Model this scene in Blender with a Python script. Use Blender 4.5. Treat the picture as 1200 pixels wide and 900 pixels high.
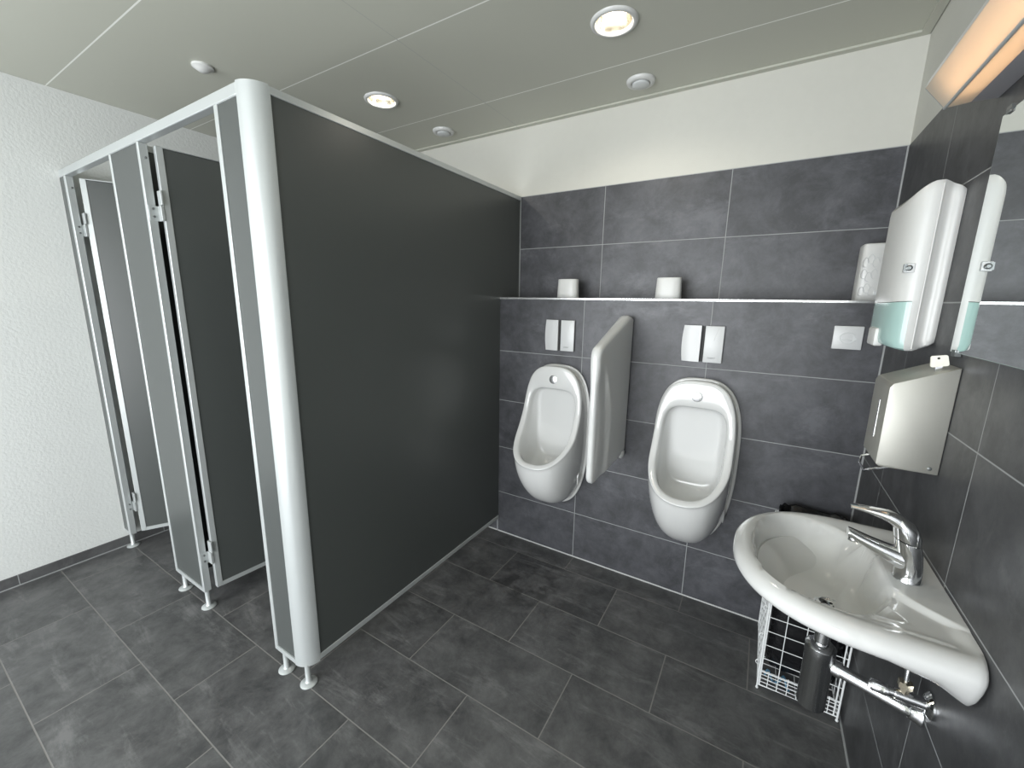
import bpy, bmesh, math, random
from mathutils import Vector, Matrix
random.seed(4)
PI = math.pi
scene = bpy.context.scene
for o in list(bpy.data.objects):
    bpy.data.objects.remove(o)
C = scene.collection

# ------------------------------------------------------------------ camera
F_PX = 482.9
RT = Vector((0.85414846, 0.5198248, 0.01458045))
DN = Vector((0.11425989, -0.16024559, -0.98044175))
FW = Vector((-0.50732148, 0.83910877, -0.19626865))
cam = bpy.data.cameras.new('camera')
cam.sensor_width = 36
cam.lens = 36 * F_PX / 1200
cam.clip_start = 0.02
camo = bpy.data.objects.new('camera', cam)
C.objects.link(camo)
UP, BK = -DN, -FW
camo.matrix_world = Matrix(((RT.x, UP.x, BK.x, -0.39673), (RT.y, UP.y, BK.y, -2.05379),
                            (RT.z, UP.z, BK.z, 1.46105), (0, 0, 0, 1)))
scene.camera = camo

# ------------------------------------------------------------------ world, lights, exposure
world = bpy.data.worlds.new('world')
scene.world = world
world.use_nodes = True
world.node_tree.nodes['Background'].inputs[0].default_value = (0.75, 0.85, 1.0, 1)
world.node_tree.nodes['Background'].inputs[1].default_value = 1.0
scene.view_settings.view_transform = 'Standard'
scene.view_settings.look = 'None'
scene.view_settings.exposure = 0.13
scene.view_settings.gamma = 1.0
scene.view_settings.use_curve_mapping = False
WIN_POWER = 168.0
LAMP_POWER = 4.5
TUBE = 4.6


def area_light(name, loc, direction, sx, sy, power, color):
    l = bpy.data.lights.new(name, 'AREA')
    l.shape = 'RECTANGLE'
    l.size, l.size_y = sx, sy
    l.energy = power
    l.color = color
    o = bpy.data.objects.new(name, l)
    o.location = loc
    o.rotation_euler = Vector(direction).to_track_quat('-Z', 'Y').to_euler()
    C.objects.link(o)
    return o


# room numbers (metres): x to the right along the back wall, y into it, z up
W = 3.513           # left wall at x = -W, right wall at x = 0
D = 0.2213          # upper back wall at y = D, ledge wall face at y = 0
ZL = 1.4844         # ledge height
ZT = 2.072          # top of the tiles
H = 2.456           # ceiling
YR = -3.9           # rear wall (behind the camera)
# daylight through the window in the rear wall
WX0, WX1, WZ0, WZ1 = -3.3, -0.35, 0.06, 2.2
area_light('daylight', ((WX0 + WX1) / 2, YR - 0.16, (WZ0 + WZ1) / 2), (0, 1, -0.05),
           WX1 - WX0, WZ1 - WZ0, WIN_POWER, (0.96, 0.985, 1.0))


# ------------------------------------------------------------------ materials
def new_mat(name):
    m = bpy.data.materials.new(name)
    m.use_nodes = True
    nt = m.node_tree
    return m, nt, nt.nodes['Principled BSDF']


def simple(name, col, rough=0.5, metal=0.0, coat=0.0, spec=0.5, noise=0.0, nscale=30, bump=0.0, bscale=200):
    m, nt, b = new_mat(name)
    b.inputs['Base Color'].default_value = (*col, 1)
    b.inputs['Roughness'].default_value = rough
    b.inputs['Metallic'].default_value = metal
    b.inputs['Specular IOR Level'].default_value = spec
    b.inputs['Coat Weight'].default_value = coat
    b.inputs['Coat Roughness'].default_value = 0.06
    if noise or bump:
        tc = nt.nodes.new('ShaderNodeTexCoord')
    if noise:
        n = nt.nodes.new('ShaderNodeTexNoise')
        n.inputs['Scale'].default_value = nscale
        n.inputs['Detail'].default_value = 4
        nt.links.new(tc.outputs['Object'], n.inputs['Vector'])
        r = nt.nodes.new('ShaderNodeMapRange')
        r.inputs[3].default_value = 1 - noise
        r.inputs[4].default_value = 1 + noise
        nt.links.new(n.outputs[0], r.inputs[0])
        mx = nt.nodes.new('ShaderNodeMix')
        mx.data_type = 'RGBA'
        mx.blend_type = 'MULTIPLY'
        mx.inputs[0].default_value = 1
        mx.inputs[6].default_value = (*col, 1)
        nt.links.new(r.outputs[0], mx.inputs[7])
        nt.links.new(mx.outputs[2], b.inputs['Base Color'])
    if bump:
        n2 = nt.nodes.new('ShaderNodeTexNoise')
        n2.inputs['Scale'].default_value = bscale
        n2.inputs['Detail'].default_value = 3
        nt.links.new(tc.outputs['Object'], n2.inputs['Vector'])
        bp = nt.nodes.new('ShaderNodeBump')
        bp.inputs['Strength'].default_value = bump
        bp.inputs['Distance'].default_value = 0.004
        nt.links.new(n2.outputs[0], bp.inputs['Height'])
        nt.links.new(bp.outputs[0], b.inputs['Normal'])
    return m


def emit(name, col, s):
    m, nt, b = new_mat(name)
    b.inputs['Base Color'].default_value = (*col, 1)
    b.inputs['Emission Color'].default_value = (*col, 1)
    b.inputs['Emission Strength'].default_value = s
    return m


def slate(name, u, v, u0, v0, pu, pv, shift, dark, light, grout, gw=0.0016, rough=0.42, seed=0.0, stain=None):
    """slate-look porcelain tiles: u/v are world axes; rows of height pv from v0, joints every pu from u0,
    every second row shifted by `shift`."""
    m, nt, b = new_mat(name)
    N, L = nt.nodes.new, nt.links.new

    def math_(op, a, bb=None, c=None):
        n = N('ShaderNodeMath')
        n.operation = op
        for i, x in enumerate((a, bb, c)):
            if x is None:
                continue
            if isinstance(x, (int, float)):
                n.inputs[i].default_value = x
            else:
                L(x, n.inputs[i])
        return n.outputs[0]
    geo = N('ShaderNodeNewGeometry')
    sep = N('ShaderNodeSeparateXYZ')
    L(geo.outputs['Position'], sep.inputs[0])
    U, V = sep.outputs[u], sep.outputs[v]
    rv = math_('DIVIDE', math_('SUBTRACT', V, v0), pv)
    row = math_('FLOOR', rv)
    fv = math_('SUBTRACT', rv, row)
    par = math_('FLOORED_MODULO', row, 2.0)
    ru = math_('SUBTRACT', math_('DIVIDE', math_('SUBTRACT', U, u0), pu), math_('MULTIPLY', par, shift))
    col = math_('FLOOR', ru)
    fu = math_('SUBTRACT', ru, col)
    eu = math_('MULTIPLY', math_('MINIMUM', fu, math_('SUBTRACT', 1.0, fu)), pu)
    ev = math_('MULTIPLY', math_('MINIMUM', fv, math_('SUBTRACT', 1.0, fv)), pv)
    e = math_('MINIMUM', eu, ev)
    isg = N('ShaderNodeMapRange')
    isg.inputs[1].default_value = gw * 0.75
    isg.inputs[2].default_value = gw * 1.25
    isg.inputs[3].default_value = 1
    isg.inputs[4].default_value = 0
    L(e, isg.inputs[0])
    cell = N('ShaderNodeCombineXYZ')
    L(col, cell.inputs[0])
    L(row, cell.inputs[1])
    cell.inputs[2].default_value = seed
    wn = N('ShaderNodeTexWhiteNoise')
    wn.noise_dimensions = '3D'
    L(cell.outputs[0], wn.inputs['Vector'])
    off = N('ShaderNodeVectorMath')
    off.operation = 'MULTIPLY_ADD'
    L(wn.outputs['Color'], off.inputs[0])
    off.inputs[1].default_value = (7, 7, 7)
    L(geo.outputs['Position'], off.inputs[2])
    # soft cloudy patches
    n1 = N('ShaderNodeTexNoise')
    n1.inputs['Scale'].default_value = 8.0
    n1.inputs['Detail'].default_value = 9
    n1.inputs['Roughness'].default_value = 0.74
    n1.inputs['Distortion'].default_value = 0.25
    L(off.outputs[0], n1.inputs['Vector'])
    # slaty veins running diagonally
    mp = N('ShaderNodeMapping')
    mp.inputs['Rotation'].default_value = (0.6, 0.6, 0.6)
    mp.inputs['Scale'].default_value = (2.0, 9.0, 4.0)
    L(off.outputs[0], mp.inputs['Vector'])
    n2 = N('ShaderNodeTexNoise')
    n2.inputs['Scale'].default_value = 1.3
    n2.inputs['Detail'].default_value = 7
    n2.inputs['Roughness'].default_value = 0.74
    n2.inputs['Distortion'].default_value = 0.35
    L(mp.outputs[0], n2.inputs['Vector'])
    vein = N('ShaderNodeMapRange')
    vein.inputs[1].default_value = 0.54
    vein.inputs[2].default_value = 0.78
    vein.inputs[3].default_value = 0
    vein.inputs[4].default_value = 1.0
    L(n2.outputs[0], vein.inputs[0])
    cl = N('ShaderNodeMapRange')
    cl.inputs[1].default_value = 0.36
    cl.inputs[2].default_value = 0.74
    cl.inputs[3].default_value = 0
    cl.inputs[4].default_value = 0.90
    L(n1.outputs[0], cl.inputs[0])
    f = math_('ADD', cl.outputs[0], vein.outputs[0])
    f = math_('ADD', f, math_('MULTIPLY', math_('SUBTRACT', wn.outputs['Value'], 0.5), 0.16))
    mix = N('ShaderNodeMix')
    mix.data_type = 'RGBA'
    mix.inputs[6].default_value = (*dark, 1)
    mix.inputs[7].default_value = (*light, 1)
    L(f, mix.inputs[0])
    mg = N('ShaderNodeMix')
    mg.data_type = 'RGBA'
    mg.inputs[7].default_value = (*grout, 1)
    L(isg.outputs[0], mg.inputs[0])
    L(mix.outputs[2], mg.inputs[6])
    out_col = mg.outputs[2]
    if stain:                               # dried dark drip stains on the tiles
        ds = N('ShaderNodeVectorMath')
        ds.operation = 'DISTANCE'
        L(geo.outputs['Position'], ds.inputs[0])
        ds.inputs[1].default_value = stain
        fall = N('ShaderNodeMapRange')
        fall.inputs[1].default_value = 0.06
        fall.inputs[2].default_value = 0.30
        fall.inputs[3].default_value = 1
        fall.inputs[4].default_value = 0
        L(ds.outputs['Value'], fall.inputs[0])
        n3 = N('ShaderNodeTexNoise')
        n3.inputs['Scale'].default_value = 11
        n3.inputs['Detail'].default_value = 6
        L(geo.outputs['Position'], n3.inputs['Vector'])
        th = N('ShaderNodeMapRange')
        th.inputs[1].default_value = 0.50
        th.inputs[2].default_value = 0.60
        L(n3.outputs[0], th.inputs[0])
        st = math_('MULTIPLY', math_('MULTIPLY', th.outputs[0], fall.outputs[0]), 0.65)
        mst = N('ShaderNodeMix')
        mst.data_type = 'RGBA'
        L(st, mst.inputs[0])
        L(out_col, mst.inputs[6])
        mst.inputs[7].default_value = (0.014, 0.014, 0.014, 1)
        out_col = mst.outputs[2]
    L(out_col, b.inputs['Base Color'])
    rr = N('ShaderNodeMapRange')
    rr.inputs[3].default_value = rough + 0.08
    rr.inputs[4].default_value = rough - 0.06
    L(n1.outputs[0], rr.inputs[0])
    ra = math_('MAXIMUM', rr.outputs[0], math_('MULTIPLY', isg.outputs[0], 0.8))
    L(ra, b.inputs['Roughness'])
    hgt = math_('SUBTRACT', math_('ADD', math_('MULTIPLY', n1.outputs[0], 0.35), math_('MULTIPLY', n2.outputs[0], 0.25)),
                math_('MULTIPLY', isg.outputs[0], 0.8))
    bp = N('ShaderNodeBump')
    bp.inputs['Strength'].default_value = 0.25
    bp.inputs['Distance'].default_value = 0.003
    L(hgt, bp.inputs['Height'])
    L(bp.outputs[0], b.inputs['Normal'])
    return m


GROUT = (0.30, 0.31, 0.31)
M = {}
M['tile_back'] = slate('slate_wall_tiles', 0, 2, 0.0, 0.2746, 0.603, 0.3, 0.0, (0.036, 0.037, 0.0415), (0.100, 0.102, 0.114), GROUT, seed=1)
M['tile_right'] = slate('slate_side_tiles', 1, 2, -0.289, 0.2746, 0.6, 0.3, 0.0, (0.032, 0.033, 0.0345), (0.080, 0.082, 0.085), GROUT, seed=2)
M['tile_floor'] = slate('slate_floor_tiles', 0, 1, -0.595, -0.137, 0.602, 0.2955, 0.5, (0.052, 0.053, 0.054), (0.155, 0.155, 0.155), (0.19, 0.185, 0.175),
                        gw=0.002, rough=0.36, seed=3, stain=(-1.32, -0.34, 0.0))
M['tile_base'] = slate('slate_skirting', 1, 2, -1.757, -0.2, 0.602, 0.6, 0.0, (0.06, 0.06, 0.062), (0.12, 0.12, 0.122), GROUT, seed=5)
M['plaster'] = simple('white_smooth_plaster', (0.575, 0.57, 0.52), 0.8, noise=0.02, bump=0.15, bscale=120)
M['bounce_plaster'] = simple('white_bounce_plaster', (0.84, 0.84, 0.80), 0.8)  # whiter than the seen plaster, so the unseen walls bounce more fill light
M['rough_plaster'] = simple('white_grained_plaster', (0.635, 0.65, 0.635), 0.85, noise=0.03, nscale=70, bump=0.38, bscale=80)
M['ceramic'] = simple('white_glazed_ceramic', (0.61, 0.615, 0.605), 0.12, coat=0.5)
M['plastic'] = simple('white_plastic', (0.60, 0.605, 0.59), 0.32)
M['plate'] = simple('white_plate_plastic', (0.58, 0.59, 0.59), 0.3)
M['lightgrey_plastic'] = simple('light_grey_plastic', (0.62, 0.64, 0.64), 0.4)
M['alu'] = simple('powder_coated_aluminium', (0.48, 0.505, 0.505), 0.33, metal=0.35)
M['hpl'] = simple('anthracite_laminate', (0.064, 0.070, 0.068), 0.34, noise=0.03, nscale=400)
M['chrome'] = simple('chrome', (0.80, 0.81, 0.82), 0.08, metal=1.0)
M['chrome_dull'] = simple('dull_chrome', (0.60, 0.61, 0.62), 0.18, metal=1.0)
M['chrome_satin'] = simple('satin_chrome', (0.72, 0.73, 0.74), 0.25, metal=0.9)
M['brass'] = simple('brass_nut', (0.62, 0.56, 0.44), 0.25, metal=1.0)
M['steel'] = simple('brushed_steel', (0.40, 0.395, 0.36), 0.46, metal=0.7, noise=0.04, nscale=12)
M['trim_alu'] = simple('polished_aluminium_trim', (0.78, 0.79, 0.79), 0.22, metal=0.9)
M['trim_dull'] = simple('satin_trim', (0.36, 0.37, 0.38), 0.4, metal=0.4)
M['sealant'] = simple('grey_sealant', (0.34, 0.35, 0.35), 0.6)
M['sealant_light'] = simple('light_sealant', (0.55, 0.56, 0.55), 0.6)
M['black'] = simple('black_gap', (0.008, 0.008, 0.008), 0.6)
M['bag'] = simple('black_plastic_bag', (0.006, 0.006, 0.007), 0.25, bump=0.8, bscale=25)
M['mirror'] = simple('mirror_silver', (0.88, 0.91, 0.90), 0.01, metal=1.0)
M['mirror_edge'] = simple('mirror_edge', (0.35, 0.42, 0.40), 0.2)
M['wire'] = simple('white_coated_wire', (0.74, 0.76, 0.76), 0.35)
M['blue'] = simple('pale_blue_cord', (0.10, 0.24, 0.36), 0.5)
M['lock'] = simple('dark_metal_lock', (0.16, 0.17, 0.17), 0.35, metal=0.6)
M['dark_ink'] = simple('grey_print', (0.16, 0.16, 0.16), 0.6)
M['grey_ink'] = simple('pale_print', (0.62, 0.64, 0.64), 0.5)
M['ivory'] = simple('ivory_plastic', (0.80, 0.79, 0.70), 0.4)
M['dark_trim'] = simple('grey_backplate', (0.30, 0.30, 0.32), 0.4)
M['tube'] = emit('warm_tube', (1.0, 0.60, 0.33), TUBE)
M['lamp'] = emit('warm_lamp', (1.0, 0.88, 0.68), 2.6)
M['reflector'] = simple('lamp_reflector', (0.9, 0.86, 0.76), 0.18, metal=0.9)
M['teal'] = simple('tinted_teal_plastic', (0.36, 0.52, 0.49), 0.18, coat=0.3)

# ceiling: metal panels with pale joints
mc, nt, b = new_mat('grey_ceiling_panels')
geo = nt.nodes.new('ShaderNodeNewGeometry')
sep = nt.nodes.new('ShaderNodeSeparateXYZ')
nt.links.new(geo.outputs['Position'], sep.inputs[0])


def joint(axis, start, pitch, hw):
    def mth(op, a, v):
        n = nt.nodes.new('ShaderNodeMath')
        n.operation = op
        nt.links.new(a, n.inputs[0])
        n.inputs[1].default_value = v
        return n.outputs[0]
    a = mth('ADD', sep.outputs[axis], -start + pitch * 20.5)
    a = mth('FLOORED_MODULO', a, pitch)
    a = mth('SUBTRACT', a, pitch / 2)
    a = mth('ABSOLUTE', a, 0)
    return mth('LESS_THAN', a, hw)


j1 = joint(1, -0.1243, 0.598, 0.0028)
j2 = joint(0, -1.7489, 1.754, 0.0022)
mx = nt.nodes.new('ShaderNodeMix')
mx.data_type = 'RGBA'
mx.inputs[6].default_value = (0.485, 0.49, 0.425, 1)
mx.inputs[7].default_value = (0.85, 0.86, 0.81, 1)
nt.links.new(j1, mx.inputs[0])
mx2 = nt.nodes.new('ShaderNodeMix')
mx2.data_type = 'RGBA'
nt.links.new(j2, mx2.inputs[0])
nt.links.new(mx.outputs[2], mx2.inputs[6])
mx2.inputs[7].default_value = (0.42, 0.43, 0.39, 1)
nt.links.new(mx2.outputs[2], b.inputs['Base Color'])
b.inputs['Roughness'].default_value = 0.45
M['ceiling'] = mc

# frosted warm diffuser of the wall lamp
md = bpy.data.materials.new('frosted_diffuser')
md.use_nodes = True
nt = md.node_tree
nt.nodes.remove(nt.nodes['Principled BSDF'])
tr = nt.nodes.new('ShaderNodeBsdfTranslucent')
tr.inputs[0].default_value = (0.92, 0.90, 0.84, 1)
df = nt.nodes.new('ShaderNodeBsdfDiffuse')
df.inputs[0].default_value = (0.8, 0.8, 0.76, 1)
ms = nt.nodes.new('ShaderNodeMixShader')
ms.inputs[0].default_value = 0.3
nt.links.new(tr.outputs[0], ms.inputs[1])
nt.links.new(df.outputs[0], ms.inputs[2])
nt.links.new(ms.outputs[0], nt.nodes['Material Output'].inputs[0])
M['diffuser'] = md


# ------------------------------------------------------------------ helpers
def root_of(o):
    while o.parent:
        o = o.parent
    return o


def obj(name, bm, mat, parent=None, smooth=False, angle=40):
    """link a bmesh authored in world coordinates as ONE mesh object (made relative to its thing's base)"""
    if parent is not None:
        r = root_of(parent)
        bmesh.ops.translate(bm, verts=bm.verts, vec=-r.location)
    bmesh.ops.recalc_face_normals(bm, faces=bm.faces)
    me = bpy.data.meshes.new(name)
    bm.to_mesh(me)
    bm.free()
    me.materials.append(mat)
    if smooth:
        for p in me.polygons:
            p.use_smooth = True
        try:
            me.set_sharp_from_angle(angle=math.radians(angle))
        except Exception:
            pass
    o = bpy.data.objects.new(name, me)
    C.objects.link(o)
    if parent is not None:
        o.parent = parent
    return o


def thing(name, label, cat, loc=(0, 0, 0), group=None):
    o = bpy.data.objects.new(name, None)
    o.empty_display_size = 0.05
    C.objects.link(o)
    o.location = loc
    return tag(o, label, cat, group)


def tag(o, label, cat, group=None, kind=None):
    o['label'] = label
    o['category'] = cat
    if group:
        o['group'] = group
    if kind:
        o['kind'] = kind
    return o


def struct(name, bm, mat, label=None, parent=None, **k):
    o = obj(name, bm, mat, parent, **k)
    if parent is None:
        o['kind'] = 'structure'
        o['label'] = label or name.replace('_', ' ')
        o['category'] = name.split('_')[0]
    return o


def dup(root, delta, label, group=None):
    r = root.copy()
    C.objects.link(r)
    r.location = root.location + Vector(delta)
    r['label'] = label
    if group:
        r['group'] = group
    for ch in list(root.children):
        c = ch.copy()
        C.objects.link(c)
        c.parent = r
        for g in list(ch.children):
            d = g.copy()
            C.objects.link(d)
            d.parent = c
    return r


def box(bm, x0, x1, y0, y1, z0, z1, bev=0.0, seg=2):
    t = bmesh.new()
    vs = [t.verts.new((x, y, z)) for x in (x0, x1) for y in (y0, y1) for z in (z0, z1)]
    for f in ((0, 1, 3, 2), (4, 6, 7, 5), (0, 4, 5, 1), (2, 3, 7, 6), (0, 2, 6, 4), (1, 5, 7, 3)):
        t.faces.new([vs[i] for i in f])
    if bev:
        bmesh.ops.bevel(t, geom=list(t.edges), offset=bev, segments=seg, profile=0.5, affect='EDGES')
    merge(bm, t)
    return bm


def merge(bm, t):
    me = bpy.data.meshes.new('tmp')
    t.to_mesh(me)
    t.free()
    bm.from_mesh(me)
    bpy.data.meshes.remove(me)


def BX(*a, **k):
    return box(bmesh.new(), *a, **k)


def loft(bm, rings, close_first=False, close_last=False, cyclic=True):
    rv = [[bm.verts.new(p) for p in r] for r in rings]
    n = len(rings[0])
    for a, c in zip(rv[:-1], rv[1:]):
        for i in range(n if cyclic else n - 1):
            j = (i + 1) % n
            bm.faces.new((a[i], a[j], c[j], c[i]))
    if close_first:
        bm.faces.new(rv[0][::-1])
    if close_last:
        bm.faces.new(rv[-1])
    return bm


def frame_of(d):
    d = Vector(d).normalized()
    a = Vector((0, 0, 1)) if abs(d.z) < 0.9 else Vector((1, 0, 0))
    u = d.cross(a).normalized()
    v = d.cross(u).normalized()
    return u, v


def tube(bm, pts, r, n=10, closed=False, cap=True):
    pts = [Vector(p) for p in pts]
    rs = r if isinstance(r, (list, tuple)) else [r] * len(pts)
    rings = []
    u = None
    m = len(pts)
    for i, p in enumerate(pts):
        if closed:
            d = (pts[(i + 1) % m] - pts[i - 1]).normalized()
        else:
            d = (pts[min(i + 1, m - 1)] - pts[max(i - 1, 0)]).normalized()
        if u is None:
            u, v = frame_of(d)
        else:
            u = (u - d * u.dot(d)).normalized()
            v = d.cross(u)
        rings.append([p + (u * math.cos(2 * PI * k / n) + v * math.sin(2 * PI * k / n)) * rs[i] for k in range(n)])
    if closed:
        rings.append(rings[0])
        loft(bm, rings)
        bmesh.ops.remove_doubles(bm, verts=bm.verts, dist=1e-6)
    else:
        loft(bm, rings, cap, cap)
    return bm


def lathe(bm, profile, origin, axis=(0, 0, 1), n=32, cap0=True, cap1=True):
    """profile: list of (radius, height along axis)"""
    o = Vector(origin)
    d = Vector(axis).normalized()
    u, v = frame_of(d)
    rings = [[o + d * h + (u * math.cos(2 * PI * k / n) + v * math.sin(2 * PI * k / n)) * max(r, 1e-4) for k in range(n)]
             for r, h in profile]
    return loft(bm, rings, cap0, cap1)


def prism(bm, poly, axis, a0, a1):
    """poly: 2-D points; axis: 0 -> (y,z), 1 -> (x,z), 2 -> (x,y)"""
    def P(p, a):
        return {0: (a, p[0], p[1]), 1: (p[0], a, p[1]), 2: (p[0], p[1], a)}[axis]
    return loft(bm, [[P(p, a0) for p in poly], [P(p, a1) for p in poly]], True, True)


def smoothstep(a, b_, x):
    t = max(0.0, min(1.0, (x - a) / (b_ - a)))
    return t * t * (3 - 2 * t)


def interp(tab, x):
    if x <= tab[0][0]:
        return tab[0][1]
    for (x0, y0), (x1, y1) in zip(tab[:-1], tab[1:]):
        if x <= x1:
            return y0 + (y1 - y0) * (x - x0) / (x1 - x0)
    return tab[-1][1]


def subsurf(o, lv=1):
    md_ = o.modifiers.new('smooth', 'SUBSURF')
    md_.levels = md_.render_levels = lv
    return o


# ------------------------------------------------------------------ the room
struct('floor', BX(-W, 0, YR, D + 0.1, -0.08, 0.0), M['tile_floor'], 'dark slate tiled floor')
# ceiling: one sheet with two round holes for the downlights
DL = [(-0.985, -0.407), (-2.19, -0.41)]
bm = bmesh.new()
edges = []


def ring_edges(pts):
    vs = [bm.verts.new(p) for p in pts]
    return [bm.edges.new((vs[i], vs[(i + 1) % len(vs)])) for i in range(len(vs))]


edges += ring_edges([(-W, YR, H), (0, YR, H), (0, D, H), (-W, D, H)])
for cx, cy in DL:
    edges += ring_edges([(cx + 0.066 * math.cos(k * PI / 16), cy + 0.066 * math.sin(k * PI / 16), H) for k in range(32)])
bmesh.ops.triangle_fill(bm, edges=edges, use_beauty=True)
ext = bmesh.ops.extrude_face_region(bm, geom=list(bm.faces))
bmesh.ops.translate(bm, verts=[g for g in ext['geom'] if isinstance(g, bmesh.types.BMVert)], vec=(0, 0, 0.012))
struct('ceiling', bm, M['ceiling'], 'grey metal panel ceiling with fine pale joints')

struct('wall_back', BX(-W, 0.12, D + 0.003, D + 0.15, 0, H + 0.1), M['plaster'], 'white plaster strip above the dark tiles of the back wall')
bm = BX(-W, 0, D, D + 0.004, ZL - 0.01, ZT)
struct('wall_back_tiles', bm, M['tile_back'], 'dark slate tiles of the back wall above the ledge')
struct('wall_ledge', BX(-W, 0, 0, D, 0, ZL - 0.002), M['tile_back'], 'tiled ledge wall carrying the urinals')
struct('wall_right_bounce', BX(0.0, 0.12, YR, -1.72, 0, H + 0.1), M['bounce_plaster'], 'unseen rear stretch of the right wall, made white to bounce fill light')  # out of view; added in white beyond the tiles to bounce light forward
struct('wall_right', BX(0.003, 0.12, -1.72, D + 0.003, 0, H + 0.1), M['plaster'], 'white plaster above the tiles of the right wall')
struct('wall_right_tiles', BX(0, 0.004, -1.72, D + 0.003, 0, ZT), M['tile_right'], 'dark slate tiles of the right wall')
struct('wall_left', BX(-W - 0.15, -W, YR, D + 0.15, 0, H + 0.1), M['rough_plaster'], 'grained white plaster wall on the left')
bm = bmesh.new()
box(bm, -W, WX0, YR - 0.2, YR, 0, H + 0.1)
box(bm, WX1, 0, YR - 0.2, YR, 0, H + 0.1)
box(bm, WX0, WX1, YR - 0.2, YR, 0, WZ0)
box(bm, WX0, WX1, YR - 0.2, YR, WZ1, H + 0.1)
struct('wall_rear', bm, M['bounce_plaster'], 'white plaster wall behind the camera with the window')
bm = bmesh.new()
fy0, fy1 = YR - 0.12, YR - 0.06
for z0, z1 in ((WZ0, WZ0 + 0.07), (WZ1 - 0.07, WZ1)):
    box(bm, WX0, WX1, fy0, fy1, z0, z1)
for x in (WX0, WX0 + (WX1 - WX0) / 3 - 0.035, WX0 + 2 * (WX1 - WX0) / 3 - 0.035, WX1 - 0.07):
    box(bm, x, x + 0.07, fy0, fy1, WZ0 + 0.07, WZ1 - 0.07)
struct('window_1', bm, M['plastic'], 'white framed three-light window in the rear wall')

struct('baseboard_left', BX(-W, -W + 0.009, YR, 0, 0.003, 0.055, bev=0.001, seg=1), M['tile_base'], 'dark tile skirting along the left wall')
# trims: ledge edge, tile edges, ceiling edge profile, sealant joints
struct('trim_1', BX(-1.735, -0.001, -0.0035, 0.012, ZL - 0.011, ZL + 0.0005, bev=0.002), M['trim_alu'], 'bright metal edge strip along the ledge')
struct('trim_2', BX(-1.735, -1.727, -0.004, 0.006, 0, ZL - 0.012), M['trim_dull'], 'upright metal edge strip at the left end of the ledge wall')
bm = bmesh.new()
box(bm, -W, -0.0, D - 0.028, D + 0.003, H - 0.008, H)
box(bm, -0.028, 0.0, YR, D - 0.028, H - 0.008, H)
struct('trim_3', bm, M['ceiling'], 'grey edge profile around the ceiling')
struct('trim_4', BX(-0.005, 0, -0.005, 0, 0.0, ZL - 0.012), M['sealant'], 'grey corner joint beside the ledge wall')
struct('trim_5', BX(-0.005, 0, D - 0.005, D, ZL, ZT), M['sealant'], 'grey corner joint above the ledge')
struct('trim_6', BX(-1.80, 0, -0.004, 0, 0.0, 0.005), M['sealant_light'], 'pale joint between ledge wall and floor')
struct('trim_7', BX(-0.005, 0, -1.72, -0.005, 0.0, 0.004), M['sealant'], 'grey joint between right wall and floor')
struct('trim_8', BX(-W, -W + 0.0145, YR, 0, 0.0, 0.003), M['sealant'], 'grey joint between skirting and floor')
struct('trim_9', BX(-W, 0, D - 0.0015, D + 0.003, ZT, ZT + 0.003), M['sealant'], 'fine joint on top of the back wall tiles')

# ------------------------------------------------------------------ toilet cubicle partitions
ZB, ZP = 0.087, 2.073
FY = -1.332                      # front face
BY = FY + 0.030
PX = -1.7215                     # right-hand face of the side partition
R_ = 0.062                       # corner post radius
cub = thing('toilet_cubicle', 'toilet cubicle block with anthracite panels in silver frames and two open doors', 'toilet cubicle', (-2.6, -0.6, 0))


def framed_front(name, x0, x1, left_frame=0.02, right_frame=0.02):
    """narrow anthracite front panel with its silver frame"""
    p = obj(name, BX(x0 + left_frame - 0.004, x1 - right_frame + 0.004, FY + 0.004, BY - 0.004, ZB + 0.016, ZP - 0.03), M['hpl'], cub)
    bm = bmesh.new()
    if left_frame:
        box(bm, x0, x0 + left_frame, FY, BY, ZB, ZP - 0.034, bev=0.002, seg=1)
    if right_frame:
        box(bm, x1 - right_frame, x1, FY, BY, ZB, ZP - 0.034, bev=0.002, seg=1)
    box(bm, x0 + left_frame - 0.001, x1 - right_frame + 0.001, FY + 0.0003, BY - 0.0003, ZB + 0.0003, ZB + 0.02)
    box(bm, x0 + left_frame - 0.001, x1 - right_frame + 0.001, FY + 0.001, BY - 0.001, ZP - 0.036, ZP - 0.0345)
    f = obj('panel_frame', bm, M['alu'], p)
    return p


framed_front('front_panel', -2.825, -2.515, 0.018, 0.018)
framed_front('front_panel', -1.922, PX - R_, 0.020, 0.0)
# wall jamb on the left
bm = BX(-W + 0.0005, -3.425, FY, BY, ZB, ZP - 0.034, bev=0.002, seg=1)
j = obj('jamb', bm, M['alu'], cub)
obj('jamb_infill', BX(-W + 0.004, -3.452, FY - 0.0006, FY + 0.004, ZB + 0.02, ZP - 0.036), M['hpl'], j)
# top rail across both doorways
bm = BX(-W + 0.0005, PX - R_, FY, BY, ZP - 0.034, ZP, bev=0.003)
obj('top_rail', bm, M['alu'], cub)
# rounded corner post
bm = bmesh.new()
poly = []
for k in range(13):
    a = -PI / 2 + k * PI / 24
    poly.append((PX - R_ + R_ * math.cos(a), FY + R_ + R_ * math.sin(a)))
poly += [(PX, FY + R_ - 0.002 + 0.002), (PX - 0.030, FY + R_), (PX - R_, FY + 0.030)]
prism(bm, poly, 2, ZB - 0.004, ZP + 0.003)
obj('corner_post', bm, M['alu'], cub, smooth=True, angle=50)
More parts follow.
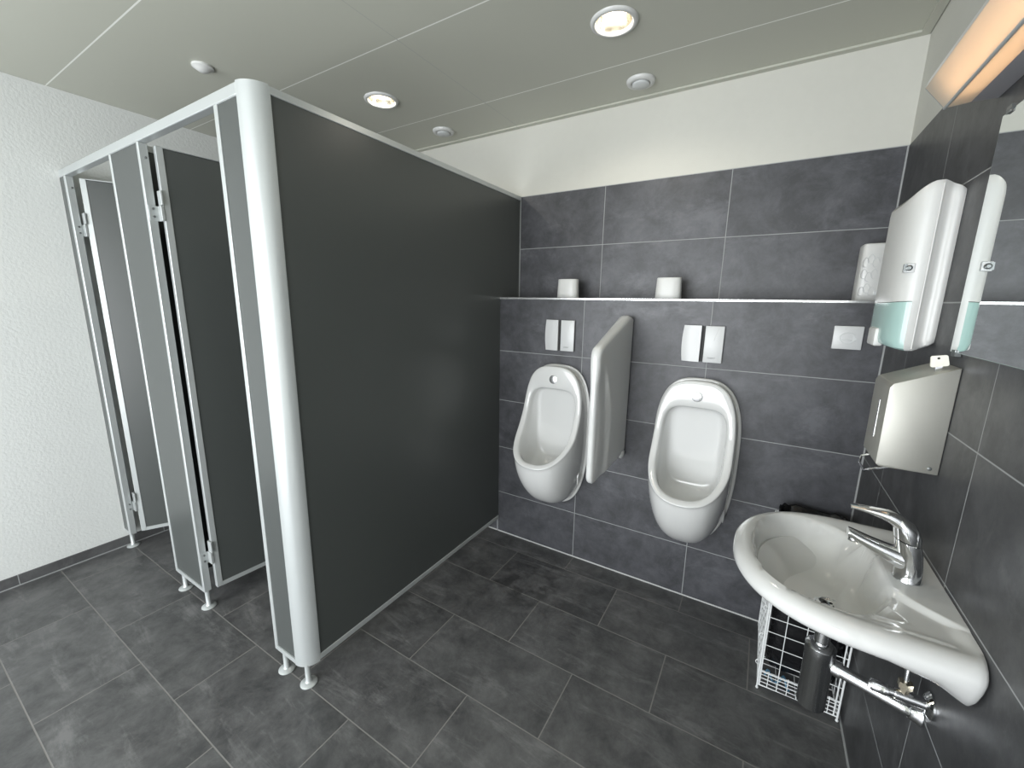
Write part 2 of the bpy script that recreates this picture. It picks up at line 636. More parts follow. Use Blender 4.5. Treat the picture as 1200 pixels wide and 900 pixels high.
# side partition: notched round the ledge
SY = FY + R_
bm = bmesh.new()
bm.verts.new
poly = [(SY, ZB + 0.02), (-0.003, ZB + 0.02), (-0.003, ZL + 0.004), (D - 0.003, ZL + 0.004), (D - 0.003, ZP - 0.02), (SY, ZP - 0.02)]
prism(bm, poly, 0, PX - 0.026, PX - 0.004)
sp = obj('side_panel', bm, M['hpl'], cub)
bm = bmesh.new()
box(bm, PX - 0.03, PX, SY, D - 0.003, ZP - 0.023, ZP, bev=0.0015, seg=1)
box(bm, PX - 0.03, PX, SY, -0.003, ZB, ZB + 0.023, bev=0.0015, seg=1)
box(bm, PX - 0.03, PX - 0.002, D - 0.011, D - 0.003, ZL + 0.006, ZP - 0.020)
box(bm, PX - 0.0295, PX - 0.0005, SY + 0.0002, SY + 0.004, ZB + 0.002, ZP - 0.002)
obj('panel_frame', bm, M['alu'], sp)
# dividing partition between the two cubicles
bm = bmesh.new()
poly = [(BY + 0.002, ZB + 0.02), (-0.003, ZB + 0.02), (-0.003, ZL + 0.004), (D - 0.003, ZL + 0.004), (D - 0.003, ZP - 0.02), (BY + 0.002, ZP - 0.02)]
prism(bm, poly, 0, -2.70, -2.675)
dp = obj('dividing_panel', bm, M['hpl'], cub)
bm = BX(-2.703, -2.672, BY + 0.002, D - 0.003, ZP - 0.023, ZP)
obj('panel_frame', bm, M['alu'], dp)
# feet
for x in (-3.465, -2.772, -2.528, -1.878, -1.747):
    y = FY + 0.015 if x < -1.8 else FY + 0.024
    bm = bmesh.new()
    lathe(bm, [(0.0, 0.0015), (0.031, 0.0015), (0.031, 0.004), (0.026, 0.008), (0.014, 0.011), (0.0105, 0.016), (0.0105, ZB + 0.002)], (x, y, 0), n=24)
    obj('foot', bm, M['alu'], cub, smooth=True)


def door(hx, ang):
    """leaf opened inwards; hx: x of the hinge side face, ang: opening angle"""
    wd, th = 0.60, 0.026
    z0, z1 = ZB + 0.012, 2.033
    d = Vector((math.cos(ang), math.sin(ang), 0))
    n_ = Vector((math.sin(ang), -math.cos(ang), 0))      # face seen from the washroom
    o = Vector((hx, FY + 0.044, 0))

    def pbox(bm_, a0, a1, t0, t1, z0_, z1_, bev=0.0):
        t = BX(a0, a1, t0, t1, z0_, z1_, bev=bev, seg=1)
        for v_ in t.verts:
            v_.co = o + d * v_.co.x - n_ * v_.co.y + Vector((0, 0, v_.co.z))
        merge(bm_, t)
        return bm_
    leaf = obj('door', pbox(bmesh.new(), 0.018, wd - 0.018, 0.003, th - 0.003, z0 + 0.018, z1 - 0.006), M['hpl'], cub)
    fr = bmesh.new()
    pbox(fr, 0, 0.024, 0, th, z0, z1, 0.0015)
    pbox(fr, wd - 0.02, wd, 0, th, z0, z1, 0.0015)
    pbox(fr, 0.02, wd - 0.02, 0, th, z0, z0 + 0.02)
    pbox(fr, 0.02, wd - 0.02, 0, th, z1 - 0.004, z1)
    obj('door_frame', fr, M['alu'], leaf)
    # two hinges: a leaf on the jamb reveal, a leaf on the door edge and a knuckle
    for hz in (1.81, 0.285):
        hb = bmesh.new()
        jx = hx - 0.030
        box(hb, jx, jx + 0.004, FY + 0.004, FY + 0.040, hz - 0.055, hz + 0.002, bev=0.001, seg=1)
        box(hb, jx, hx + 0.004, FY + 0.034, FY + 0.044, hz - 0.055, hz + 0.002, bev=0.001, seg=1)
        box(hb, jx + 0.010, hx + 0.012, FY + 0.036, FY + 0.0425, hz + 0.004, hz + 0.058, bev=0.001, seg=1)
        tube(hb, [(jx + 0.012, FY + 0.042, hz - 0.055), (jx + 0.012, FY + 0.042, hz + 0.058)], 0.005, 10)
        hg = obj('hinge', hb, M['alu'], leaf)
    # lock plate with a turn knob on the free edge
    return leaf


door(-2.488, math.radians(85))
door(-3.402, math.radians(62))
# hinge screws
for jx in (-2.515, -3.425):
    for z in (1.985, 1.80, 1.77, 0.275, 0.245):
        bm = bmesh.new()
        lathe(bm, [(0.0045, 0.0), (0.0045, 0.0055), (0.003, 0.0065)], (jx, FY + 0.018, z), (1, 0, 0), n=10)
        obj('screw', bm, M['lock'], cub)

# ------------------------------------------------------------------ urinals
UX, UX2 = -1.329, -0.617


def se(t, hw, zc, hu, hl, n):
    """superellipse outline point (x, z)"""
    c, s = math.cos(t), math.sin(t)
    e = 2.0 / n
    x = hw * math.copysign(abs(c) ** e, c)
    z = zc + (hu if s > 0 else hl) * math.copysign(abs(s) ** e, s)
    return x, z


RIMY = [(0.60, -0.345), (0.63, -0.335), (0.65, -0.315), (0.68, -0.275), (0.72, -0.222), (0.76, -0.178), (0.80, -0.146), (0.85, -0.119), (0.90, -0.102),
        (0.96, -0.091), (1.02, -0.086), (1.13, -0.084)]
NT = 80


def urinal(ux, label, group):
    root = thing('urinal', label, 'urinal', (ux, 0, 0.31), group)
    ts = [2 * PI * k / NT for k in range(NT)]

    def flange(s, y):
        r = []
        for t in ts:
            x, z = se(t, 0.19 * s, 0.78, 0.35 * s, 0.458 * (s if s > 0.98 else s * 0.4 + 0.6), 2.9 if math.sin(t) > 0 else 2.6)
            r.append((ux + x, y, z))
        return r

    def rim(inset, dy):
        r = []
        for t in ts:
            x, z = se(t, 0.171 - inset, 0.79, 0.335 - inset, 0.16 - inset * 0.8, 3.1 if math.sin(t) > 0 else 2.3)
            r.append((ux + x, interp(RIMY, z) + dy, z))
        return r

    def inner(k, dy):
        r = []
        for t in ts:
            x, z = se(t, 0.140 - k, 0.79, 0.216 - k, 0.140 - k, 4.6 if math.sin(t) > 0 else 2.5)
            r.append((ux + x, interp(RIMY, z) + dy, z))
        return r
    rings = [flange(1.0, -0.0005), flange(1.0, -0.008), flange(0.985, -0.012), flange(0.93, -0.012)]
    A, B = flange(0.915, -0.012), rim(-0.001, 0.014)
    for k in range(0, 9):
        s = k / 8
        a = math.sin(s * PI / 2) ** 0.95
        c = 1 - math.cos(s * PI / 2) ** 1.25
        ring = []
        for pa, pb, t in zip(A, B, ts):
            ring.append((pa[0] + (pb[0] - pa[0]) * c, pa[1] + (pb[1] - pa[1]) * a, pa[2] + (pb[2] - pa[2]) * c))
        rings.append(ring)
    rings += [rim(0.001, 0.004), rim(0.006, -0.001)]
    rings += [inner(-0.006, 0.0), inner(0.0, 0.003), inner(0.003, 0.012)]
    I = inner(0.006, 0.022)
    Wb = []
    for t in ts:
        x, z = se(t, 0.112, 0.80, 0.188, 0.190, 5.5 if math.sin(t) > 0 else 4.0)
        Wb.append((ux + x, -0.042, z))
    for k in range(1, 8):
        s = k / 8
        ring = []
        for pa, pb, t in zip(I, Wb, ts):
            low = smoothstep(0.1, 0.75, -math.sin(t))
            c = s ** (2.2 - 1.2 * low)
            sag = 0.085 * math.sin(PI * min(1, s ** 0.7)) * low
            ring.append((pa[0] + (pb[0] - pa[0]) * c, pa[1] + (pb[1] - pa[1]) * s, pa[2] + (pb[2] - pa[2]) * s - sag if low > 0.01 else pa[2] + (pb[2] - pa[2]) * c))
        rings.append(ring)
    for k, dy in ((1.0, 0.0), (0.9, 0.004), (0.6, 0.006), (0.25, 0.006)):
        rings.append([(ux + (p[0] - ux) * k, p[1] + dy, 0.79 + (p[2] - 0.79) * k) for p in Wb])
    bm = loft(bmesh.new(), rings, True, True)
    body = obj('bowl', bm, M['ceramic'], root, smooth=True, angle=180)
    subsurf(body)
    # flush sensor
    bm = bmesh.new()
    lathe(bm, [(0.023, 0.0), (0.023, 0.004), (0.020, 0.0055), (0.0, 0.006)], (ux, -0.083, 1.055), (0, -1, 0.06), n=28)
    obj('flush_sensor', bm, M['chrome_satin'], root, smooth=True)
    # oval ceramic cover caps over the side fixings
    for s in (-1, 1):
        bm = bmesh.new()
        lathe(bm, [(0.020, 0.0), (0.019, 0.004), (0.013, 0.007), (0.0, 0.008)], (0, 0, 0), (1, 0, 0), n=24)
        for v_ in bm.verts:
            v_.co = Vector((ux + s * (0.156 + v_.co.x), -0.060 + v_.co.y * 0.7, 0.515 + v_.co.z * 2.0))
        obj('fixing_cap', bm, M['ceramic'], root, smooth=True)
    # small waste slot in the bowl
    return root


u1 = urinal(UX, 'white ceramic wall urinal between the dark cubicle panel and the divider', 'urinals')
dup(u1, (UX2 - UX, 0, 0), 'white ceramic wall urinal between the divider and the corner basin', 'urinals')

# ------------------------------------------------------------------ urinal divider
dv = thing('urinal_divider', 'white ceramic privacy screen fixed to the wall between the two urinals', 'urinal divider', (-0.973, 0, 0.68))


def round_poly(pts, rads, n=8):
    out = []
    m = len(pts)
    for i in range(m):
        p = Vector(pts[i])
        a = (Vector(pts[i - 1]) - p).normalized()
        c = (Vector(pts[(i + 1) % m]) - p).normalized()
        r = rads[i]
        ang = a.angle(c)
        t = r / math.tan(ang / 2)
        p0, p1 = p + a * t, p + c * t
        ctr = p + (a + c).normalized() * (r / math.sin(ang / 2))
        a0 = math.atan2(p0.y - ctr.y, p0.x - ctr.x)
        a1 = math.atan2(p1.y - ctr.y, p1.x - ctr.x)
        dlt = (a1 - a0 + PI) % (2 * PI) - PI
        for k in range(n + 1):
            out.append((ctr.x + r * math.cos(a0 + dlt * k / n), ctr.y + r * math.sin(a0 + dlt * k / n)))
    return out


def resample(poly, n):
    P = [Vector(p) for p in poly]
    L_ = [0]
    for i in range(len(P)):
        L_.append(L_[-1] + (P[(i + 1) % len(P)] - P[i]).length)
    out = []
    for k in range(n):
        s = L_[-1] * k / n
        i = max(j_ for j_ in range(len(P)) if L_[j_] <= s)
        f = (s - L_[i]) / max(1e-9, L_[i + 1] - L_[i])
        q = P[i].lerp(P[(i + 1) % len(P)], f)
        out.append((q.x, q.y))
    return out


def inset_ring(poly, d):
    n = len(poly)
    out = []
    for i in range(n):
        a, c = Vector(poly[i - 1]), Vector(poly[(i + 1) % n])
        t = (c - a).normalized()
        nrm = Vector((-t.y, t.x))
        out.append((poly[i][0] + nrm.x * d, poly[i][1] + nrm.y * d))
    return out


pl = resample(round_poly([(-0.002, 0.70), (-0.002, 1.395), (-0.062, 1.405), (-0.452, 1.275), (-0.452, 0.675)], [0.03, 0.012, 0.055, 0.05, 0.045]), 120)
area = sum(pl[i - 1][0] * pl[i][1] - pl[i][0] * pl[i - 1][1] for i in range(len(pl)))
sg = 1 if area > 0 else -1


def half_t(y, z):
    t = 0.031 - 0.010 * smoothstep(-0.02, -0.45, y) if False else 0.031 - 0.009 * max(0, min(1, -y / 0.45))
    arc = -0.29 - 0.10 * ((z - 0.85) / 0.38) ** 2      # the fold line: leading part set back
    t -= 0.006 * smoothstep(0.0, 0.03, arc - y + 0.015) * smoothstep(1.22, 1.10, z) if z < 1.22 else 0
    return t


rings = []
cy_, cz_ = -0.23, 1.0


def side_rings(sx):
    out = []
    for d, k in ((0.0, 0.0), (0.0025, 0.45), (0.007, 0.78), (0.013, 0.95), (0.019, 1.0)):
        r = inset_ring(pl, d * sg)
        out.append([(-0.973 + sx * (0.006 + (half_t(y, z) - 0.006) * k), y, z) for y, z in r])
    r0 = inset_ring(pl, 0.019 * sg)
    for f in (0.93, 0.86, 0.78, 0.7, 0.6, 0.5, 0.4, 0.28, 0.15, 0.05):
        rr = [(cy_ + (y - cy_) * f, cz_ + (z - cz_) * f) for y, z in r0]
        out.append([(-0.973 + sx * half_t(y, z), y, z) for y, z in rr])
    return out


rings = side_rings(-1)[::-1] + side_rings(1)
bm = loft(bmesh.new(), rings, True, True)
obj('screen', bm, M['ceramic'], dv, smooth=True, angle=180)
bm = bmesh.new()
lathe(bm, [(0.024, 0.0), (0.024, 0.008), (0.018, 0.014), (0.0, 0.016)], (0, 0, 0), (1, 0, 0), n=20)
for v_ in bm.verts:
    v_.co = Vector((-0.953 + v_.co.x, -0.045 + v_.co.y * 1.5, 0.703 + v_.co.z * 0.9 - v_.co.y * 0.0))
obj('fixing_cap', bm, M['ceramic'], dv, smooth=True)

# ------------------------------------------------------------------ flush plates above the urinals


def text_mesh(s, size, loc, mat, name, parent, rot=(PI / 2, 0, 0), extrude=0.0003):
    cu = bpy.data.curves.new(name, 'FONT')
    cu.body = s
    cu.size = size
    cu.align_x = 'CENTER'
    cu.extrude = extrude
    t = bpy.data.objects.new(name, cu)
    C.objects.link(t)
    t.rotation_euler = rot
    t.location = loc
    bpy.context.view_layer.update()
    me = bpy.data.meshes.new_from_object(t.evaluated_get(bpy.context.evaluated_depsgraph_get()))
    me.transform(t.matrix_world)
    bpy.data.objects.remove(t)
    bm_ = bmesh.new()
    bm_.from_mesh(me)
    bpy.data.meshes.remove(me)
    return obj(name, bm_, mat, parent)


def flush_plate(cx, label):
    z0, z1 = 1.203, 1.367
    r = thing('flush_plate', label, 'flush plate', (cx, 0, z0), 'flush plates above the urinals')
    obj('backplate', BX(cx - 0.074, cx + 0.074, -0.006, -0.0005, z0 + 0.002, z1 - 0.002), M['black'], r)
    # left cover: outer edge bowed, face gently curved
    rows = 13
    bm = bmesh.new()
    front, back = [], []
    nx = 7
    for i in range(rows):
        f = i / (rows - 1)
        z = z0 + (z1 - z0) * f
        bow = 0.006 * (1 - (2 * f - 1) ** 2)
        xl = cx - 0.082 - bow
        xr = cx - 0.008
        front.append([(xl + (xr - xl) * k / (nx - 1), -0.009 - 0.009 * math.sin(PI * 0.5 * min(1, 1.5 * k / (nx - 1))), z) for k in range(nx)])
        back.append([(xl + (xr - xl) * k / (nx - 1), -0.0055, z) for k in range(nx)])
    rings_ = [fr + bk[::-1] for fr, bk in zip(front, back)]
    loft(bm, rings_, True, True)
    obj('cover', bm, M['plate'], r, smooth=True, angle=35)
    # right cover: flat with a shallow sweeping ridge
    bm = BX(cx + 0.008, cx + 0.085, -0.016, -0.0055, z0, z1, bev=0.0025)
    rc = obj('cover', bm, M['plate'], r, smooth=True, angle=35)
    bm = bmesh.new()
    tube(bm, [(cx + 0.068 - 0.022 * (k / 8) ** 0.7, -0.0152, z1 - 0.004 - 0.06 * k / 8) for k in range(9)], 0.0016, 8)
    obj('ridge', bm, M['plate'], rc)
    text_mesh('GEBERIT', 0.0085, (cx + 0.042, -0.0162, z0 + 0.018), M['dark_ink'], 'lettering', rc)
    return r


f1 = flush_plate(-1.336, 'pair of white flush covers above the urinal nearest the dark cubicle panel')
dup(f1, (-0.628 + 1.336, 0, 0), 'pair of white flush covers above the urinal nearest the basin')

# white square plate with a turning-arrow mark
sw = thing('control_plate', 'square white control plate with a round arrow mark beside the towel dispenser', 'control plate', (-0.116, 0, 1.298))
pb = obj('plate', BX(-0.162, -0.070, -0.010, -0.0005, 1.297, 1.387, bev=0.003), M['plate'], sw, smooth=True, angle=35)
bm = bmesh.new()
arc = [(-0.116 + 0.025 * math.cos(a), -0.0102, 1.3405 + 0.021 * math.sin(a)) for a in [PI * (0.15 + 0.1 * k) for k in range(18)]]
tube(bm, arc, 0.0012, 6)
tube(bm, [(-0.139, -0.0102, 1.334), (-0.100, -0.0102, 1.334)], 0.0012, 6)
prism(bm, [(-0.100, 1.349), (-0.087, 1.338), (-0.100, 1.330)], 1, -0.0112, -0.0098)
obj('arrow_mark', bm, M['grey_ink'], pb)

# ------------------------------------------------------------------ white units on the ledge
LZ = ZL + 0.0005


def ledge_unit(cx, label):
    r = thing('air_freshener', label, 'air freshener', (cx, 0.1, LZ), 'white air fresheners on the ledge')
    bm = bmesh.new()
    rings_ = []
    for f, s in ((0.0, 1.0), (0.04, 1.01), (0.5, 0.98), (0.93, 0.945), (0.985, 0.925), (1.0, 0.89)):
        z = LZ + 0.100 * f
        ring = []
        for k in range(40):
            a = 2 * PI * k / 40
            x = 0.060 * math.copysign(abs(math.cos(a)) ** 0.62, math.cos(a))
            y = 0.034 * math.copysign(abs(math.sin(a)) ** 0.8, math.sin(a))
            ring.append((cx + x * s, 0.10 + y * s, z))
        rings_.append(ring)
    loft(bm, rings_, True, True)
    body = obj('housing', bm, M['plastic'], r, smooth=True, angle=50)
    bm = bmesh.new()
    ring0 = []
    for zz in (0.006, 0.0085):
        ring0.append([(cx + 0.0612 * math.copysign(abs(math.cos(2 * PI * k / 40)) ** 0.62, math.cos(2 * PI * k / 40)),
                       0.10 + 0.0352 * math.copysign(abs(math.sin(2 * PI * k / 40)) ** 0.8, math.sin(2 * PI * k / 40)), LZ + zz) for k in range(40)])
    loft(bm, ring0, True, True)
    obj('seam', bm, M['lightgrey_plastic'], body)
    return r


a1 = ledge_unit(-1.346, 'small white air freshener on the ledge above the urinal by the cubicle panel')
dup(a1, (-0.816 + 1.346, 0, 0), 'small white air freshener standing alone near the middle of the ledge')

# ------------------------------------------------------------------ lamps and valves on the ceiling


def downlight(cx, cy, label):
    r = thing('ceiling_downlight', label, 'ceiling light', (cx, cy, H), 'round ceiling downlights')
    bm = bmesh.new()
    prof = [(0.064, 0.004), (0.064, -0.003), (0.068, -0.009), (0.076, -0.010), (0.083, -0.006), (0.085, -0.0005)]
    o = Vector((cx, cy, H))
    rr = [[(cx + a * math.cos(2 * PI * k / 48), cy + a * math.sin(2 * PI * k / 48), H + h) for k in range(48)] for a, h in prof]
    loft(bm, rr)
    obj('trim_ring', bm, M['plastic'], r, smooth=True, angle=60)
    bm = bmesh.new()
    prof = [(0.064, 0.002), (0.060, 0.02), (0.052, 0.045), (0.040, 0.068), (0.020, 0.078)]
    rr = [[(cx + a * math.cos(2 * PI * k / 48), cy + a * math.sin(2 * PI * k / 48), H + h) for k in range(48)] for a, h in prof]
    loft(bm, rr, False, True)
    obj('reflector', bm, M['reflector'], r, smooth=True, angle=60)
    bm = bmesh.new()
    for s in (-1, 1):
        pts = [(cx - 0.040, cy + s * 0.014, H + 0.028), (cx + 0.034, cy + s * 0.014, H + 0.028)]
        tube(bm, pts, 0.0085, 12)
    tube(bm, [(cx + 0.034, cy - 0.014, H + 0.028), (cx + 0.038, cy, H + 0.028), (cx + 0.034, cy + 0.014, H + 0.028)], 0.007, 12)
    obj('lamp_tube', bm, M['lamp'], r, smooth=True)
    return r


d1 = downlight(DL[0][0], DL[0][1], 'lit round downlight in the ceiling above the urinals, the larger-looking nearer one')
dup(d1, (DL[1][0] - DL[0][0], DL[1][1] - DL[0][1], 0), 'lit round downlight in the ceiling above the cubicle top rail')
for i, (cx, cy) in enumerate(DL):
    l = bpy.data.lights.new('downlight_glow', 'SPOT')
    l.spot_size = math.radians(160)
    l.spot_blend = 0.7
    l.shadow_soft_size = 0.012
    l.energy = LAMP_POWER * 2.2
    l.color = (1.0, 0.93, 0.80)
    o = bpy.data.objects.new('downlight_glow', l)
    o.location = (cx, cy, H + 0.014)
    C.objects.link(o)


def valve(cx, cy, ro, label, cat, name, ri, group=None):
    r = thing(name, label, cat, (cx, cy, H), group)
    bm = bmesh.new()
    prof = [(ro, -0.0005), (ro, -0.004), (ro * 0.93, -0.013), (ro * 0.78, -0.017), (ri * 1.10, -0.014), (ri * 1.06, -0.006)]
    rr = [[(cx + a * math.cos(2 * PI * k / 40), cy + a * math.sin(2 * PI * k / 40), H + h) for k in range(40)] for a, h in prof]
    loft(bm, rr, False, True)
    obj('valve_ring', bm, M['plastic'], r, smooth=True, angle=50)
    bm = bmesh.new()
    lathe(bm, [(ri, -0.009), (ri, -0.019), (ri * 0.9, -0.022), (0, -0.022)], (cx, cy, H), (0, 0, 1), n=36)
    obj('valve_disc', bm, M['lightgrey_plastic'], r, smooth=True, angle=40)
    return r


valve(-1.005, 0.047, 0.064, 'round white air valve in the ceiling right of the middle, above the white wall strip', 'air valve', 'air_valve', 0.038, 'ceiling air valves')
valve(-2.170, 0.044, 0.064, 'round white air valve in the ceiling by the far end of the cubicle side panel', 'air valve', 'air_valve', 0.038, 'ceiling air valves')
ms_ = thing('ceiling_sensor', 'small white round sensor on the ceiling near the left wall', 'sensor', (-2.637, -1.017, H))
bm = bmesh.new()
prof = [(0.041, 0.0), (0.041, -0.008), (0.033, -0.012), (0.028, -0.016), (0.018, -0.023), (0.0, -0.026)]
lathe(bm, prof, (-2.637, -1.017, H), (0, 0, 1), n=32)
obj('sensor_dome', bm, M['plastic'], ms_, smooth=True, angle=30)

# ------------------------------------------------------------------ wash basin
BYC = -0.878
NB = 96
ba = thing('wash_basin', 'white ceramic hand basin with rounded bowl fixed to the right wall', 'wash basin', (-0.19, BYC, 0.72))
HWB, DPB = 0.264, 0.402
XC = -0.125


def basin_out(t, d=0.0):
    """plan outline moved inwards by d: t=0 towards -x; flat against the wall"""
    c, s = math.cos(t), math.sin(t)
    hw = HWB - d
    if c > 0:
        X = XC - (DPB + XC - d) * abs(c) ** (2 / 2.5)
        Y = BYC + hw * math.copysign(abs(s) ** (2 / 2.3), s)
    else:
        X = XC + (-XC - 0.0006) * abs(c) ** (2 / 22)
        Y = BYC + hw * math.copysign(abs(s) ** (2 / 22), s)
    return X, Y


DRX, DRY = -0.183, -0.880
TB, _last, _acc = [], None, 0.0
for k in range(2880):                       # parameters evenly spaced along the outline
    t = 2 * PI * (k + 0.5) / 2880
    q = Vector(basin_out(t))
    if _last is not None:
        _acc += (q - _last).length
    _last = q
    if _acc >= 0.0088 * len(TB):
        TB.append(t)
outl = [basin_out(t) for t in TB]


def off(d):
    return [basin_out(t, d) for t in TB]


RIMZ = 0.864


def height(x, y, s):
    """upper surface: oval bowl sunk in the slab, shelves at both ends, raised tap deck"""
    dy = abs(y - BYC)
    q = ((abs(x + 0.225) / 0.132) ** 2.5 + (dy / 0.200) ** 2.5) ** 0.4
    shelf = 0.8545 + (RIMZ - 0.8545) * smoothstep(0.80, 1.0, s)
    if q < 1:
        z = 0.735 + (shelf - 0.735) * (q ** 4.4) * (1 - 0.02 * (1 - q))
    else:
        z = shelf
    edge = -0.114 + 0.114 * (dy / 0.150) ** 2.4
    m = smoothstep(edge - 0.016, edge + 0.006, x)
    return z + (max(z, RIMZ + 0.002) - z) * m


rings = []
lip = []
for (x, y), (ox, oy) in zip(off(0.050), outl):
    f = max(0.0, (ox + 0.19) / 0.19) ** 3
    lip.append((x, y, 0.803 - 0.050 * f))


def lipmix(o_, dz, w):
    out = []
    for (x, y), l in zip(off(o_), lip):
        out.append((x, y, l[2] + dz + (RIMZ - 0.034 - l[2] - dz) * (1 - w)))
    return out


core = lipmix(0.050, 0.0, 1.0)
for k, z in ((0.30, 0.722), (0.42, 0.722), (0.55, 0.735), (0.75, 0.775)):
    rings.append([(DRX + (x - DRX) * k, DRY + (y - DRY) * k, z) for x, y, _ in core])
rings.append([(p[0] + (DRX - p[0]) * 0.06, p[1] + (DRY - p[1]) * 0.06, p[2] + 0.004) for p in core])
rings.append(core)
rings.append(lipmix(0.044, -0.003, 1.0))
rings.append(lipmix(0.034, 0.0, 0.93))
rings.append(lipmix(0.017, 0.0, 0.62))
rings.append(lipmix(0.005, 0.0, 0.25))
rings.append([(x, y, RIMZ - 0.031) for x, y in off(0.0)])
rings.append([(x, y, RIMZ - 0.020) for x, y in off(0.0015)])
rings.append([(x, y, RIMZ - 0.009) for x, y in off(0.009)])
rings.append([(x, y, RIMZ - 0.0025) for x, y in off(0.019)])
top = off(0.031)
NR = 34
for j_ in range(NR):
    s = 1 - j_ / NR
    ring = []
    for x, y in top:
        px, py = DRX + (x - DRX) * s, DRY + (y - DRY) * s
        ring.append((px, py, height(px, py, s)))
    rings.append(ring)
bm = loft(bmesh.new(), rings, True, True)
bowl = obj('bowl', bm, M['ceramic'], ba, smooth=True, angle=55)
# drain fitting
bm = bmesh.new()
lathe(bm, [(0.030, 0.0), (0.030, 0.003), (0.026, 0.004), (0.022, 0.001)], (DRX, DRY, 0.7352), n=28, cap1=True)
dr = obj('drain', bm, M['chrome'], ba, smooth=True, angle=50)
bm = bmesh.new()
for k in range(6):
    a = k * PI / 3
    lathe(bm, [(0.004, 0.0), (0.004, 0.0006)], (DRX + 0.012 * math.cos(a), DRY + 0.012 * math.sin(a), 0.7366), n=8)
obj('drain_hole', bm, M['black'], dr)

# ------------------------------------------------------------------ mixer tap
TX, TY = -0.062, -0.892
tp = thing('mixer_tap', 'chrome single-lever mixer tap on the wash basin', 'tap', (TX, TY, 0.866))


def ell(cx, cz, rx, ry, tilt=0.0, n=32):
    return [(cx + rx * math.cos(2 * PI * k / n), TY + ry * math.sin(2 * PI * k / n), cz + tilt * math.cos(2 * PI * k / n)) for k in range(n)]


bm = bmesh.new()
loft(bm, [ell(-0.0605, 0.8665, 0.0262, 0.0262), ell(-0.0605, 0.869, 0.0262, 0.0262), ell(-0.0608, 0.872, 0.0245, 0.0245), ell(-0.063, 0.90, 0.0240, 0.0240),
          ell(-0.067, 0.93, 0.0240, 0.0238, -0.002), ell(-0.0715, 0.950, 0.0243, 0.0240, -0.004), ell(-0.073, 0.955, 0.0238, 0.0236, -0.005)], True, True)
obj('body', bm, M['chrome'], tp, smooth=True, angle=50)
# spout: flattened tube growing out of the body and reaching over the bowl
bm = bmesh.new()
rings = []
for f in [k / 12 for k in range(13)]:
    x = -0.064 - 0.112 * f
    zt = 0.934 + 0.024 * f - 0.004 * math.sin(PI * f)
    zb_ = 0.872 + 0.064 * f ** 0.75
    hy = 0.0225 - 0.0085 * f
    zc, hz = (zt + zb_) / 2, (zt - zb_) / 2
    if f > 0.93:
        hy *= 0.93
        hz *= 0.9
    rings.append([(x, TY + hy * math.copysign(abs(math.cos(2 * PI * k / 24)) ** 0.85, math.cos(2 * PI * k / 24)),
                   zc + hz * math.copysign(abs(math.sin(2 * PI * k / 24)) ** 0.85, math.sin(2 * PI * k / 24))) for k in range(24)])
loft(bm, rings, True, True)
spt = obj('spout', bm, M['chrome'], tp, smooth=True, angle=60)
bm = bmesh.new()
lathe(bm, [(0.0095, 0.0), (0.0105, -0.003), (0.0105, -0.011), (0.0085, -0.012)], (-0.163, TY, 0.938), (0, 0, 1), n=18)
obj('aerator', bm, M['chrome'], spt, smooth=True)
# lever: domed cap running out into a long flat handle
bm = bmesh.new()
loft(bm, [ell(-0.0735, 0.9575, 0.0240, 0.0238, -0.005), ell(-0.0755, 0.972, 0.0250, 0.0245, -0.006), ell(-0.079, 0.988, 0.0238, 0.0240, -0.008),
          ell(-0.084, 1.000, 0.0195, 0.0205, -0.008), ell(-0.088, 1.0065, 0.012, 0.013, -0.006)], True, True)
lv = obj('lever_cap', bm, M['chrome'], tp, smooth=True, angle=60)
bm = bmesh.new()
rings = []
for f in [k / 14 for k in range(15)]:
    x = -0.062 - 0.118 * f
    zt = 0.992 + 0.026 * math.sin(min(1, f * 2.2) * PI / 2) - 0.006 * max(0, f - 0.45)
    th = 0.024 * (1 - f) ** 1.8 + 0.0042
    hy = 0.0215 - 0.0095 * f
    rings.append([(x, TY + hy * math.copysign(abs(math.cos(2 * PI * k / 24)) ** 0.7, math.cos(2 * PI * k / 24)),
                   zt - th + th * math.copysign(abs(math.sin(2 * PI * k / 24)) ** 0.8, math.sin(2 * PI * k / 24))) for k in range(24)])
loft(bm, rings, True, True)
obj('lever_handle', bm, M['chrome'], lv, smooth=True, angle=60)

# ------------------------------------------------------------------ bottle trap and angle valve below the basin
tr_ = thing('bottle_trap', 'chrome bottle trap with outlet pipe below the wash basin', 'bottle trap', (DRX, DRY, 0.44))
bm = bmesh.new()
lathe(bm, [(0.029, 0.0), (0.031, 0.004), (0.031, 0.150), (0.0325, 0.153), (0.0325, 0.176), (0.027, 0.182), (0.021, 0.184)], (DRX, DRY, 0.445), n=32)
tb = obj('trap_body', bm, M['chrome_dull'], tr_, smooth=True, angle=40)
bm = bmesh.new()
lathe(bm, [(0.0165, 0.62), (0.0165, 0.7215)], (DRX, DRY, 0), n=24)
obj('tailpipe', bm, M['chrome'], tr_, smooth=True)
bm = bmesh.new()
lathe(bm, [(0.0205, 0.690), (0.0205, 0.708), (0.025, 0.712), (0.025, 0.7212)], (DRX, DRY, 0), n=24)
obj('coupling_nut', bm, M['chrome'], tr_, smooth=True)
bm = bmesh.new()
tube(bm, [(DRX + 0.024, DRY, 0.575), (-0.030, DRY - 0.042, 0.572), (-0.016, DRY - 0.045, 0.571), (-0.004, DRY - 0.045, 0.571)], 0.0160, 24)
tube(bm, [(DRX + 0.026, DRY, 0.575), (DRX + 0.046, DRY - 0.007, 0.5745)], 0.0195, 24)
obj('outlet_pipe', bm, M['chrome'], tr_, smooth=True, angle=50)
bm = bmesh.new()
